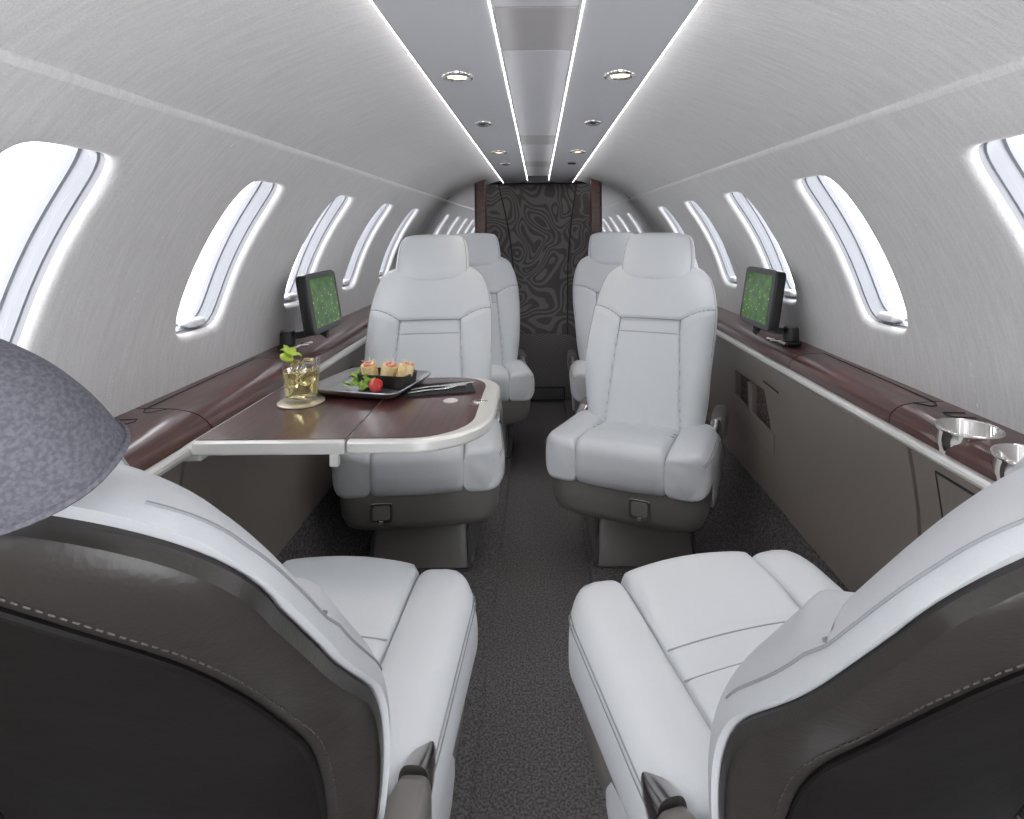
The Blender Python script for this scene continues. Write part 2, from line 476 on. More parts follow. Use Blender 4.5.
# aft end ------------------------------------------------------------
def bulk(s, sd):
    t = empty('mirrored_partition', (s * .40, 3.55, 0))
    tag(t, 'mirror panel with dark wood edge post, %s of the patterned panel at the far end' % ('left' if s < 0 else 'right'), 'partition', 'mirrored partitions at the far end')
    def xo(z):
        q = R_CAB**2 - (z - ZC)**2
        return math.sqrt(max(q, 0)) + .004
    zs = [lerp(0, 1.436, i / 40) for i in range(41)]
    mb = MB()
    mb.grid([[(s * lerp(.395, max(xo(z), .40), q) - s * .40, 0, z) for q in (0, .25, .5, .75, 1)] for z in zs])
    mb.build('mirror', 'mirror', t)
    mb = MB(); mb.box(-.005 if s > 0 else -.465, .465 if s > 0 else .005, .012, .03, 0, 1.436)
    mb.build('backing', 'panel', t)
    x0, x1 = sorted((s * .331 - s * .40, s * .396 - s * .40))
    MB().box(x0, x1, -.02, .05, 0.012, 1.437).build('wood_post', 'wood', t, bevel=.008, seg=3)
    x0, x1 = sorted((s * .3955 - s * .40, s * .402 - s * .40))
    MB().box(x0, x1, -.012, .0, 0.012, 1.43).build('edge_strip', 'black', t)
bulk(-1, 'left'); bulk(1, 'right')

def aft_y(x, z):
    q = (z - .43) / 1.0
    return lerp(3.64, 3.93, max(q, 0) ** .8) - .10 * (abs(x) / .45) ** 2.2
t = empty('patterned_panel', (0, 3.7, 0))
tag(t, 'dark panel embossed with swirling lines closing the far end of the aisle', 'panel')
def seam_l(z): return interp([(.40, -.145), (.8, -.165), (1.1, -.20), (1.45, -.28)], z)
def seam_r(z): return interp([(.40, .18), (.8, .19), (1.1, .215), (1.45, .27)], z)
zs = [lerp(.40, 1.49, i / 40) for i in range(41)]
def patch(f0, f1, name):
    MB().grid([[(x, aft_y(x, z) - 3.7, z) for x in [lerp(f0(z), f1(z), j / 16) for j in range(17)]] for z in zs]).build(name, 'pattern', t)
patch(seam_l, seam_r, 'centre_panel')
patch(lambda z: -.46, lambda z: seam_l(z) - .006, 'side_panel'); patch(lambda z: seam_r(z) + .006, lambda z: .46, 'side_panel')
for f in (seam_l, seam_r):
    MB().tube([(f(z) + (-.003 if f is seam_l else .003), aft_y(f(z), z) - 3.7 + .002, z) for z in zs], .006).build('seam_strip', 'black', t)
MB().box(-.34, .34, 3.86 - 3.7, 3.99 - 3.7, CE + .325, CE + .42).build('header', 'black', t, bevel=.01)
# lower woven cover and vent
t = empty('carpeted_kick_panel', (0.02, 3.6, 0))
tag(t, 'dark zigzag-woven carpet panel below the patterned panel at the aisle end', 'panel')
mb = MB(); pr = [(.0, .0), (-.005, .15), (.0, .30), (.012, .40), (.025, .428), (.05, .435), (.16, .435)]
mb.grid([[(x, y, z) for x in [lerp(-.47, .45, j / 20) for j in range(21)]] for y, z in pr])
mb.build('carpet_face', 'zigzag', t)
t = empty('floor_vent_grille', (.03, 3.588, .012))
tag(t, 'small black slotted air grille at the foot of the woven aisle-end panel', 'vent')
mb = MB(); mb.box(-.15, .13, -.004, .012, 0, .01); mb.box(-.15, .13, -.004, .012, .08, .09); mb.box(-.15, -.14, -.004, .012, .01, .08); mb.box(.12, .13, -.004, .012, .01, .08)
mb.build('grille_frame', 'black', t, bevel=.002)
mb = MB()
for i in range(22): mb.box(-.137 + i * .0118, -.131 + i * .0118, -.002, .010, .01, .08)
mb.build('grille_slats', 'grey_plastic', t)
struct(MB().box(-.95, .95, 3.985, 4.03, -.02, 1.6).build('wall_far', 'panel'))

# unseen bulkhead behind the camera; doorway opening added for soft frontal fill
mb = MB(); mb.box(-.95, -.46, Y0 - .03, Y0, -.02, 1.6); mb.box(.46, .95, Y0 - .03, Y0, -.02, 1.6); mb.box(-.46, .46, Y0 - .03, Y0, 1.40, 1.6)
struct(mb.build('wall_near', 'headliner'))

# ------------------------------------------------------------------ side ledges
def ledge(s, sd):
    k = LX[s]
    t = empty('side_ledge', (0, 0, 0))
    tag(t, 'dark red wood ledge with pale metal edge running along the %s wall' % sd, 'ledge', 'wooden side ledges')
    if s > 0: pr = [(.862, .366), (.82, .367), (.785, .369), (.765, .373), (.750, .380), (.740, .390), (.7355, .402), (.735, .412), (.80, .412), (.862, .412)]
    else: pr = [(.862, .366), (.80, .367), (.765, .369), (.738, .374), (.718, .382), (.703, .393), (.694, .404), (.691, .412), (.80, .412), (.862, .412)]
    cup_y = [1.025, .895] if s > 0 else [.93]
    CX = .785 if s > 0 else .775
    for a, b in ((-.95, 1.178), (1.1815, 1.648), (1.6515, 3.545)):
        ys = [a, a + .004] + [lerp(a, b, i / 12) for i in range(1, 12)] + [b - .004, b]
        mb = MB().loft([[(s * x, y, CE - h) for x, h in pr] for y in ys])
        o = mb.build('wood_section', 'wood', t, angle=30)
        if a < 0:
            cs = []
            for cy in cup_y:
                c = MB().lathe([(0.0001, -.2), (.0505, -.2), (.0505, .2), (.0001, .2)], 48, (s * CX, cy, CE - .37)).build('cutter', 'wood', smooth=False)
                cs.append(c)
            boolean_cut(o, cs)
    x0 = .735 if s > 0 else .691
    pm = [(x0 + .02, .4125), (x0 - .010, .4125), (x0 - .016, .416), (x0 - .018, .422), (x0 - .016, .429), (x0 - .010, .432), (x0 + .02, .432)]
    MB().loft([[(s * x, y, CE - h) for x, h in pm] for y in (-.95, 1, 2, 3.545)]).build('metal_edge', 'trim', t, angle=30)
    # lid outlines in the wood
    e = .0012
    z = CE - .366
    pth = [(s * .835, 1.64, z), (s * .832, 1.4, z), (s * .828, 1.19, z)]
    pth += [(s * .826, 1.17, z), (s * .818, 1.155, z - .0008), (s * .805, 1.15, z - .001), (s * .785, 1.178, z - .002)]
    MB().tube(pth, e, 6).build('lid_outline', 'panel_line', t)
    MB().tube([(s * .838, 1.075, z), (s * .80, 1.085, z - .001), (s * .795, 1.098, z - .001), (s * .80, 1.112, z - .001), (s * .838, 1.104, z)], e, 6).build('lid_outline', 'panel_line', t)
    for i, cy in enumerate(cup_y):
        c = empty('cup_holder', (s * CX, cy, CE - .37))
        tag(c, ('chrome cup holder in the right ledge, the one farther from the grey near seat' if i == 0 else 'chrome cup holder in the right ledge, partly behind the near right seat back') if s > 0 else 'chrome cup holder in the left ledge beside the near left seat', 'cup holder', 'chrome cup holders')
        MB().lathe([(.001, -.040), (.044, -.040), (.0475, -.036), (.0485, .002), (.0505, .0045), (.0525, .003), (.0525, -.001), (.0503, -.003), (.0503, -.044), (.001, -.044)], 56).build('cup', 'chrome', c, angle=60)
    return t
ledge(-1, 'left'); ledge(1, 'right')

PANEL_PR = [(.718, .673), (.726, .62), (.735, .55), (.738, .48), (.736, .40), (.728, .32), (.716, .262), (.73, .258), (.76, .258), (.785, .40), (.785, .55), (.78, .673)]
def panel_x(z): 
    return interp([(.262, .716), (.32, .728), (.40, .736), (.48, .738), (.55, .735), (.62, .726), (.673, .718)], z)
def side_panel(s, a, b, label, out=0, pocket=None, name='side_cabinet'):
    k = LX[s] - .004 * (s < 0)
    t = empty(name, (0, 0, 0))
    tag(t, label, 'cabinet', 'lower side panels')
    pr = [(x + k - (out if i < 7 else 0), z) for i, (x, z) in enumerate(PANEL_PR)]
    o = MB().loft([[(s * x, y, z) for x, z in pr] for y in (a, lerp(a, b, .33), lerp(a, b, .66), b - .0005)]).build('panel_face', 'panel', t, angle=40)
    if pocket:
        y0, y1, z0, z1 = pocket
        mb = MB()
        quad = [(y0, z0), (y1, z0 + .02), (y1 - .02, z1), (y0 + .06, z1)]
        mb.loft([[(s * .70, y, z) for y, z in quad], [(s * .775, y, z) for y, z in quad]])
        c = mb.build('cutter', 'panel', smooth=False)
        boolean_cut(o, [c])
        mb = MB(); mb.box(min(s * .757, s * .762), max(s * .757, s * .762), y0 - .01, y1 + .01, z0 - .01, z1 + .01)
        mb.build('woven_lining', 'weave', t)
        zl = z0 + .055
        x = panel_x(zl) + k
        mb = MB(); mb.loft([[(s * (x - .006), y0 - .01, z0 - .012), (s * (x + .006), y0 - .01, z0 - .012), (s * (x + .008), y0 - .01, zl), (s * (x - .004), y0 - .01, zl + .002)],
                            [(s * (x - .006), y1 + .012, z0), (s * (x + .006), y1 + .012, z0), (s * (x + .008), y1 + .012, zl + .03), (s * (x - .004), y1 + .012, zl + .032)]])
        mb.build('pocket_lip', 'panel', t, bevel=.003)
        MB().box(*sorted((s * (x - .004), s * (x + .03))), lerp(y0, y1, .52), lerp(y0, y1, .60), z0 + .01, z1 - .01).build('pocket_strap', 'panel', t, bevel=.004)
        xx = panel_x(.60) + k
        MB().tube([(s * (xx - .001), y0 - .06, .60), (s * (xx - .001), y0 + .05, .605)], .003, 6).build('slot', 'panel_line', t)
    return t
def door_on(t, s, y0, y1, z0, z1, name, out=.0015, gap=True):
    k = LX[s] - .004 * (s < 0)
    ys = [lerp(y0, y1, i / 6) for i in range(7)]; zs = [lerp(z0, z1, i / 8) for i in range(9)]
    mb = MB(); mb.grid([[(s * (panel_x(z) + k - out), y, z) for y in ys] for z in zs])
    o = mb.build(name, 'panel' if name != 'speaker_grille' else 'weave', t)
    per = [(y, z0) for y in ys] + [(y1, z) for z in zs[1:]] + [(y, z1) for y in reversed(ys[:-1])] + [(y0, z) for z in reversed(zs[1:-1])]
    MB().tube([(s * (panel_x(z) + k - .0005), y, z) for y, z in per], .0026, 6, closed=True).build('gap', 'panel_line', o)
    return o
p = side_panel(1, 1.612, 3.54, 'taupe lower panel with magazine pocket beside the far right seat', pocket=(1.77, 2.12, .395, .575))
p = side_panel(1, 1.09, 1.608, 'large plain taupe lower panel between the two right-hand seats', out=.004)
p = side_panel(1, -.95, 1.086, 'taupe lower panel with square access door beside the near right seat')
door_on(p, 1, .80, 1.02, .53, .655, 'access_door'); door_on(p, 1, .80, 1.06, .33, .49, 'speaker_grille')
side_panel(-1, 1.612, 3.54, 'taupe lower panel with pocket behind the far left seat', pocket=(1.86, 2.13, .45, .60))
side_panel(-1, 1.09, 1.608, 'large plain taupe lower panel under the table', out=.004)
side_panel(-1, -.95, 1.086, 'taupe lower panel beside the near left seat')

# ------------------------------------------------------------------ ceiling fittings
def reading_light(x, y, label):
    t = empty('reading_light', (x, y, CE + .331)); tag(t, label, 'ceiling light', 'round reading lights')
    MB().lathe([(.020, .002), (.021, -.004), (.026, -.0065), (.032, -.006), (.035, -.003), (.0355, .001)], 40).build('bezel', 'chrome', t, angle=60)
    MB().lathe([(.0005, -.0035), (.010, -.0034), (.0215, -.001)], 32).build('lens', 'bulb', t)
    l = bpy.data.lights.new('reading_lamp', 'SPOT'); l.energy = 2.2; l.color = (1, .93, .8); l.spot_size = 1.4; l.spot_blend = .8; l.shadow_soft_size = .018
    o = bpy.data.objects.new('lamp', l); COL.objects.link(o); o.parent = t; o.location = (0, 0, -.012)
reading_light(-.170, 1.19, 'lit round reading light in left ceiling panel nearest the camera')
reading_light(.176, 1.19, 'lit round reading light in right ceiling panel nearest the camera')
reading_light(-.163, 2.33, 'round reading light in left ceiling panel farther down the cabin')
reading_light(.166, 2.33, 'round reading light in right ceiling panel farther down the cabin')
def gasper(x, y, label):
    t = empty('air_nozzle', (x, y, CE + .331)); tag(t, label, 'air vent', 'ceiling air nozzles')
    MB().lathe([(.018, .002), (.019, -.004), (.024, -.005), (.027, -.002), (.0275, .001)], 32).build('bezel', 'chrome', t, angle=60)
    mb = MB().lathe([(.0005, -.007), (.010, -.0085), (.014, -.008), (.016, -.004), (.0175, -.0005), (.019, .001)], 28)
    mb.build('nozzle', 'black', t)
    mb = MB()
    for i in range(4): mb.box(-.014, .014, -.012 + i * .007, -.0095 + i * .007, -.0090, -.0068)
    mb.build('nozzle_slots', 'dark_chrome', t)
gasper(-.166, 1.71, 'small chrome air nozzle in left ceiling panel between two reading lights')
gasper(.170, 1.71, 'small chrome air nozzle in right ceiling panel between two reading lights')
gasper(-.160, 2.74, 'small chrome air nozzle farthest down the left ceiling panel')
o = empty('ceiling_speaker', (.166, 2.74, CE + .3305)); tag(o, 'small black round speaker farthest down the right ceiling panel', 'speaker')
MB().lathe([(.0005, -.004), (.016, -.004), (.018, .001)], 28).build('speaker_mesh', 'black', o)
MB().lathe([(.016, -.002), (.019, -.005), (.022, .001)], 28).build('rim', 'grey_plastic', o)

# ------------------------------------------------------------------ seats
REC = math.radians(28)
BY, BZ = -.205, .425
def bp(x, v, w):      # the back is built upright in its own frame and tilted as a part
    w2 = w + .018 * math.sin(min(max(v, 0), .6) / .6 * PI) + .050 * math.exp(-((v - .17) / .14) ** 2) * min(abs(x) / .24, 1.1) ** 2.6
    return (x, w2, v)
B_TAB = [(-.08, .180), (0, .206), (.10, .222), (.20, .229), (.27, .234), (.33, .236), (.39, .236), (.43, .233), (.48, .226), (.53, .214)]
VT, VS = .618, .50
def bw(v, vt=VT, vs=VS):
    if v <= vs: return interp(B_TAB, v)
    q = (v - vs) / (vt - vs)
    return interp(B_TAB, min(v, .53)) * max(1 - q ** 2.6, 0) ** (1 / 2.6)
def vrows(v0, vt, vs, n1=90, n2=26):
    return [lerp(v0, vs, i / n1) for i in range(n1)] + [vs + (vt - vs) * math.sin(PI / 2 * i / n2) for i in range(n2 + 1)]
def yoke(x):   # curved seam under the shoulders
    a = abs(x)
    return .352 if a < .112 else .352 + .062 * (1 - (1 - min((a - .112) / .13, 1)) ** 1.6)
def psx(v): return .112 + .012 * (.352 - v) / .352 * 1.6
def g(d, s): return math.exp(-(d / s) ** 2)
def back_w(x, v):
    b = max(bw(v), 1e-5); s = min(abs(x) / b, 1)
    topf = max(1 - max((v - VS) / (VT - VS), 0) ** 3, 0) ** .5
    w = (.060 * topf + .004) * max(1 - s ** 2.9, 0) ** (1 / 1.8)
    yk = yoke(x)
    if v < yk:
        a = abs(x); px = psx(v)
        if a > px: w += .019 * math.sin(min((a - px) / max(b - px, .01), 1) * PI) ** .8 * min(1, (yk - v) / .03) * (.6 + .4 * min(v / .1, 1))
        else: w -= .007
        w -= .006 * g(a - px, .0045)
        if a < px: w -= .004 * g(v - .300, .004)
    w -= .007 * g(v - yk, .005) * (1 if s < .955 else 0)
    return w

def seat_meshes(name):
    root = empty(name)
    # backrest cushion
    rows = vrows(-.07, VT, VS); NX = 84
    rings = []
    for v in rows:
        b = max(bw(v), .0006)
        px = min(psx(v), .48 * b)
        ck = lambda u: .45 * u + .55 * (.5 - .5 * math.cos(PI * u))
        xs = [lerp(-b, -px, ck(j / 24)) for j in range(24)] + [lerp(-px, px, ck(j / 44)) for j in range(44)] + [lerp(px, b, ck(j / 24)) for j in range(25)]
        front = [bp(x, v, back_w(x, v)) for x in xs]
        back = [bp(x, v, -.0004 * max(1 - abs(x / b) ** 3, 0)) for x in reversed(xs[1:-1])]
        rings.append(front + back)
    bk = MB().loft(rings).build('backrest', 'leather', root, angle=70)
    # seams on the front
    for sx in (-1, 1):
        mb = MB(); vs = [lerp(-.03, .352, i / 90) for i in range(91)]
        mb.tube([bp(sx * psx(v), v, back_w(sx * psx(v), v) + .0008) for v in vs], .0018, 6)
        mb.build('seam', 'seam', bk)
    mb = MB()
    xs = [lerp(-.228, .228, i / 60) for i in range(61)]
    mb.tube([bp(x, yoke(x), back_w(x, yoke(x)) + .0024) for x in xs], .0018, 6)
    mb.build('seam', 'seam', bk); mb = MB()
    xs = [lerp(-.113, .113, i / 20) for i in range(21)]
    mb.tube([bp(x, .300, back_w(x, .300) + .0018) for x in xs], .0016, 6)
    mb.build('seam', 'seam', bk)
    # rim stitching, side seen from behind
    for sx in (-1, 1):
        mb = MB(); pts = []
        for v in vrows(.22, .585, VS, 60, 14): 
            b = bw(v); pts.append(bp(sx * b * .976, v, back_w(b * .976, v) + .0003))
        mb.tube(pts, .0013, 5)
        mb.build('rim_seam', 'seam', bk)
    # dark rear shell
    SV = .602
    def off(v): return interp([(-.15, .007), (.14, .005), (.24, .005), (.32, .006), (.40, .008), (.6, .008)], v)
    def sw_(v):
        vs = .47
        if v <= vs: return bw(v, 9, 9) - off(v)
        q = (v - vs) / (SV - vs); return (bw(vs, 9, 9) - off(vs)) * max(1 - q ** 2.6, 0) ** (1 / 2.6)
    def shell_w(x, v):
        b = max(sw_(v), 1e-5); s = min(abs(x) / b, 1)
        vt = max((v - .47) / (SV - .47), 0)
        return -.004 - (.040 * max(1 - s ** 2.5, 0) ** (1 / 2) * max(1 - vt ** 3, 0) ** .5)
    rows = vrows(-.13, SV, .47, 60, 20); rings = []
    NX2 = 48
    for v in rows:
        b = max(sw_(v), .0006); fr = []; bkk = []
        for j in range(NX2 + 1):
            x = b * math.sin(PI / 2 * (-1 + 2 * j / NX2)); fr.append(bp(x, v, shell_w(x, v)))
        wf = interp([(-.15, .004), (.2, .012), (.6, .008)], v)
        for j in range(NX2 - 1, 0, -1):
            x = b * math.sin(PI / 2 * (-1 + 2 * j / NX2)); bkk.append(bp(x, v, lerp(-.016, wf, min(1, (1 - abs(x / b)) * 40)) if abs(x/b) < .9999 else -.004))
        rings.append(fr + bkk)
    sh = MB().loft(rings).build('back_shell', 'shell', root, angle=70)
    # dark inset rear panel with piping
    PV = .580
    def pw(v):
        vs = .33
        if v <= vs: return max(sw_(v) - .046, .01)
        q = (v - vs) / (PV - vs); return (sw_(vs) - .046) * max(1 - q ** 2.2, 0) ** (1 / 2.2)
    rows = vrows(-.128, PV, .33, 40, 24)
    mb = MB(); mb.grid([[bp(x, v, shell_w(x, v) - .0025) for x in [max(pw(v), .0004) * math.sin(PI / 2 * (-1 + 2 * j / 30)) for j in range(31)]] for v in rows])
    mb.build('rear_panel', 'taupe_dark', sh)
    edge = [(-pw(v), v) for v in rows[:-1]] + [(pw(v), v) for v in reversed(rows[:-1])]
    mb = MB(); mb.tube([bp(x, v, shell_w(x, v) - .002) for x, v in edge], .0032, 8)
    mb.build('piping', 'taupe_dark', sh)
    # stitches beside the piping
    mb = MB()
    E = []
    for v in rows[:-1]: E.append((pw(v) + .010 , v + (.004 if v > .4 else 0)))
    for side in (-1, 1):
        mb = MB()
        for i in range(len(E) - 1):
            a = Vector(bp(side * E[i][0], E[i][1], shell_w(E[i][0], E[i][1]) - .0004)); b = Vector(bp(side * E[i+1][0], E[i+1][1], shell_w(E[i+1][0], E[i+1][1]) - .0004))
            L = (b - a).length; n = max(1, int(L / .006))
            for q in range(n):
                p0 = a.lerp(b, (q + .15) / n); p1 = a.lerp(b, (q + .75) / n)
                mb.tube([p0, p1], .0008, 4)
        mb.build('stitching', 'taupe_seam', sh)
    # headrest
    hr = []
    H0, H1 = .555, .757
    for i in range(33):
        t = -1 + 2 * i / 32; k = max(1 - abs(t) ** 5, 0) ** .3
        v = lerp(H0, H1, i / 32)
        hw = interp([(-1, .140), (-.3, .146), (.4, .140), (1, .130)], t) * (.80 + .20 * k)
        th = .052 * max(k, .12)
        ring = []
        for q in range(48):
            an = 2 * PI * q / 48
            x = hw * sgnpow(math.cos(an), 2 / 3.6); w = th * sgnpow(math.sin(an), 2 / 2.6)
            dip = -.022 * (1 - (x / .145) ** 2) * max(-t, 0) ** 2     # curved lower edge
            ring.append(bp(x, v + dip, .030 + w - .010 * (x / .14) ** 2 * (1 if w > 0 else 0)))
        hr.append(ring)
    h = MB().loft(hr).build('headrest', 'leather', root, angle=70)
    # side gusset seam of the headrest
    for j in (4, 20):
        MB().tube([Vector(hr[i][j]) for i in range(2, 31)], .0013, 6).build('seam', 'seam', h)
    # seat pad
    def pad_top(y):
        return interp([(-.25, .405), (-.15, .412), (0, .428), (.12, .450), (.19, .462), (.245, .463)], y)
    pts = []
    n = 70
    for i in range(n + 1):
        y = lerp(-.25, .240, i / n)
        z = pad_top(y) - .004 * g(y - .085, .004) - .004 * g(y - .035, .004)
        pts.append((y, z))
    for i in range(1, 13):
        a = PI / 2 * (1 - i / 12); pts.append((.240 + .042 * math.cos(a), .421 + .042 * math.sin(a)))
    pts += [(.283, .390), (.279, .358), (.268, .336), (.252, .325), (.1, .325), (-.25, .325)]
    PW = .134; rings = []
    for i in range(29):
        t = -1 + 2 * i / 28; k = 1 - max(abs(t) - .90, 0) ** 2 * 60 
        rings.append([(PW * t, y + (.010 * (1 - t * t) if y > .2 else 0) - (.012 * (1 - k) if y > .2 else 0), z + (.007 * (1 - t * t) - .013 * (1 - k) if z > .38 else 0)) for y, z in pts])
    sp = MB().loft(rings).build('seat_pad', 'leather', root, angle=60)
    for yy in (.085, .035):
        mb = MB(); mb.tube([(x, yy, pad_top(yy) - .003 + .007 * (1 - (x / PW) ** 2)) for x in [lerp(-PW, PW, i / 16) for i in range(17)]], .0014, 6)
        mb.build('seam', 'seam', sp)
    # bolsters
    for sx in (-1, 1):
        rings = []; seam = []; seam2 = []
        NB = 44
        for i in range(NB + 1):
            t = -1 + 2 * i / NB
            y = lerp(-.215, .268, (math.sin(PI / 2 * t) + 1) / 2) if False else lerp(-.135, .268, i / NB)
            ef = max(1 - max((y - .17) / (.268 - .17), 0) ** 3.2, 0) ** (1 / 3.2)
            er = max(1 - max((-.05 - y) / (.09), 0) ** 2.5, 0) ** .5
            k = max(min(ef, 1), .25); kr = max(er, .4)
            xi = .1345; xo = .262 - .045 * (1 - k) - .020 * (1 - kr)
            zt = lerp(.425, .459, (y + .2) / .45) - .035 * (1 - k) - .03 * (1 - kr); zb = .318 + .02 * (1 - k)
            cx, cz = (xi + xo) / 2, (zt + zb) / 2; hx, hz = (xo - xi) / 2, (zt - zb) / 2
            ring = []
            for q in range(40):
                an = 2 * PI * q / 40
                u = sgnpow(math.cos(an), 2 / (5.5 if math.cos(an) < 0 else 3.6)); w = sgnpow(math.sin(an), 2 / (5.5 if math.cos(an) < 0 else 3.6))
                z = cz + hz * w + (.005 * (1 - u * u) - .016 * max(u, 0) ** 3 if w > 0 else 0)
                yy = y - (.03 * max(u, 0) ** 2.5 if y > .2 else 0)
                ring.append((sx * (cx + hx * u), yy, z))
            rings.append(ring)
            an = math.radians(38); u = math.cos(an) ** (2 / 3.6); w = math.sin(an) ** (2 / 3.6)
            if -.09 < y < .262: seam.append((sx * (cx + hx * u + .0004), y - (.03 * u ** 2.5 if y > .2 else 0), cz + hz * w + .005 * (1 - u * u) - .016 * u ** 3 + .0006))
        b = MB().loft(rings).build('seat_bolster', 'leather', root, angle=70)
        mb = MB().tube(seam, .0013, 6)
        mb.build('seam', 'seam', b)
        MB().tube([(p[0] + sx * .0035, p[1], p[2] - .0055) for p in seam], .0010, 6).build('seam', 'seam', b)
    # front skirt / seat frame
    rings = []
    for z, a, b, yo in ((.335, .246, .235, .02), (.32, .248, .237, .02), (.285, .247, .236, .02), (.245, .243, .232, .02), (.218, .232, .221, .018), (.206, .215, .20, .01), (.203, .17, .16, .0)):
        rings.append([(x, y + yo, z) for x, y in sup_ring(a, b, 5.5, 72)])
    MB().loft(rings).build('seat_frame', 'taupe', root, angle=50)
    # latch plate
    mb = MB(); mb.loft([[(x, y, z) for x, z in sup_ring(.032, .030, 7, 40)] for y in (0, .006)])
    la = mb.build('latch_plate', 'dark_chrome', root, bevel=.0015); la.location = (-.075, .2545, .277)
    lf = MB().loft([[(x, y, z + .002) for x, z in sup_ring(.024, .021, 7, 40)] for y in (.006, .0095)]).build('latch_flap', 'taupe', la, bevel=.001)
    MB().box(-.006, .006, .006, .013, -.030, -.020).build('latch_catch', 'chrome', la, bevel=.001)
    # pedestal
    rings = []
    for z, a, b, yo in ((.008, .168, .17, -.06), (.05, .165, .165, -.06), (.10, .160, .155, -.065), (.15, .156, .145, -.07), (.20, .154, .14, -.07), (.24, .154, .14, -.07)):
        rings.append([(x, y + yo, z) for x, y in sup_ring(a, b, 14, 72)])
    pd = MB().loft(rings).build('pedestal', 'taupe', root, angle=40)
    for sx in (-1, 1):
        mb = MB(); mb.tube([(sx * .158, .110, .016), (sx * .156, .102, .07), (sx * .154, .085, .14), (sx * .152, .068, .22)], .006, 8)
        mb.build('pedestal_trim', 'grey_plastic', pd)
    MB().box(-.168, .168, -.26, .10, .0, .014).build('base_plate', 'grey_plastic', pd, bevel=.004)
    # arms: stowed side panels, pad and hinge
    for sx in (-1, 1):
        rings = []
        for i in range(21):
            t = -1 + 2 * i / 20; k = max(1 - abs(t) ** 6, 0) ** .3; k = max(k, .3)
            y = lerp(-.30, .06, i / 20)
            rings.append([(sx * (.236 + x), y, z * k + .265) for x, z in sup_ring(.013, .060, 5, 32)])
        ar = MB().loft(rings).build('armrest', 'leather', root, angle=60)
        rings = []
        for i in range(17):
            t = -1 + 2 * i / 16; k = max((1 - abs(t) ** 5), 0) ** .3; k = max(k, .35); y = lerp(-.33, -.118, i / 16)
            rings.append([(sx * (.243 + x * k), y, .405 + z * k) for x, z in sup_ring(.026, .042, 4, 32)])
        MB().loft(rings).build('arm_pad', 'taupe', ar, angle=60)
        rings = []
        for i in range(9):
            t = i / 8; y = lerp(-.125, -.055, t)
            rings.append([(sx * (.240 + x * (1 - .5 * t * t)), y, .413 - .012 * t + z * (1 - .45 * t)) for x, z in sup_ring(.020, .032, 3, 24)])
        MB().loft(rings).build('arm_hinge', 'dark_chrome', ar, angle=60)
    return root

seat0 = seat_meshes('cabin_seat')
SEATS = [  # x, y, rot deg, headrest drop, latch x, back base y, recline deg, label
    (-.390, .83, -4, .085, .10, -.19, 30.5, 'near left pale leather seat seen from behind, grey cover on its headrest'),
    (.348, .83, 15, .085, -.075, -.19, 30.5, 'near right pale leather seat seen from behind, turned toward the aisle'),
    (-.39, 1.91, 186, .03, .105, -.09, 28.5, 'pale leather seat behind the table, facing the camera'),
    (.336, 1.91, 157, .03, -.06, -.09, 28.5, 'pale leather seat facing the camera across the aisle from the table'),
    (-.31, 2.78, 188, .03, .10, -.09, 28, 'farthest left pale leather seat, mostly hidden behind the seat at the table'),
    (.41, 2.78, 178, .03, -.07, -.09, 28, 'farthest right pale leather seat, half hidden behind another seat'),
]
seats = []
for i, (x, y, rz, hd, lx, by, rec, label) in enumerate(SEATS):
    o = seat0 if i == 0 else copy_tree(seat0)
    o.location = (x, y, 0.0); o.rotation_euler = (0, 0, math.radians(rz))
    tag(o, label, 'seat', 'pale leather cabin seats')
    seats.append(o)
for i, o in enumerate(seats):
    hd, lx, by, rec = SEATS[i][3:7]; rec = math.radians(rec)
    for c in o.children:
        n = c.name.split('.')[0]
        if n in ('backrest', 'back_shell', 'headrest'):
            q = hd if n == 'headrest' else 0
            c.location = (0, by + q * math.sin(rec), BZ - q * math.cos(rec)); c.rotation_euler.x = rec
            if i < 2 and n != 'headrest': c.scale.x = 1.075
        if n == 'latch_plate': c.location.x = lx
        if n == 'pedestal':
            c.location.z = .012
            c.rotation_euler.z = -(o.rotation_euler.z - (PI if abs(SEATS[i][2]) > 90 else 0)) 

# grey cover over the near left headrest
cv = empty('headrest_cover', seats[0].location, seats[0].rotation_euler.z)
CR = math.radians(30.5)
tag(cv, 'grey suede cover draped over the top of the near left seat back', 'seat cover')
rings = []
V0, V1 = .622, .735
for i in range(41):
    q = i / 40; v = lerp(V0, V1, math.sin(PI / 2 * q))
    t = (v - .62) / (V1 - .62); k = max(1 - max(t, 0) ** 2.8, 0) ** (1 / 2.4)
    hw = interp([(.50, .203), (.56, .198), (.60, .194), (.68, .182), (.735, .16)], v) * (.35 + .65 * k) if q < 1 else .03
    th = .050 * max(k, .03)
    ring = []
    for j in range(64):
        an = 2 * PI * j / 64
        x = hw * sgnpow(math.cos(an), 2 / 2.9); w = th * sgnpow(math.sin(an), 2 / 2.5)
        dv = .015 * (abs(x) / .2) ** 2 * (1 - q)
        ring.append(bp(x, v + dv, .002 + w))
    rings.append([(x, -.19 - v * math.sin(CR) + w * math.cos(CR), BZ + v * math.cos(CR) + w * math.sin(CR)) for x, w, v in ring])
mb = MB(); mb.loft(rings, caps=False)
co = mb.build('cover_cloth', 'suede', cv, angle=70)
so = co.modifiers.new('thick', 'SOLIDIFY'); so.thickness = .004; so.offset = -1
MB().tube(rings[0], .0022, 6, closed=True).build('hem', 'suede', cv)

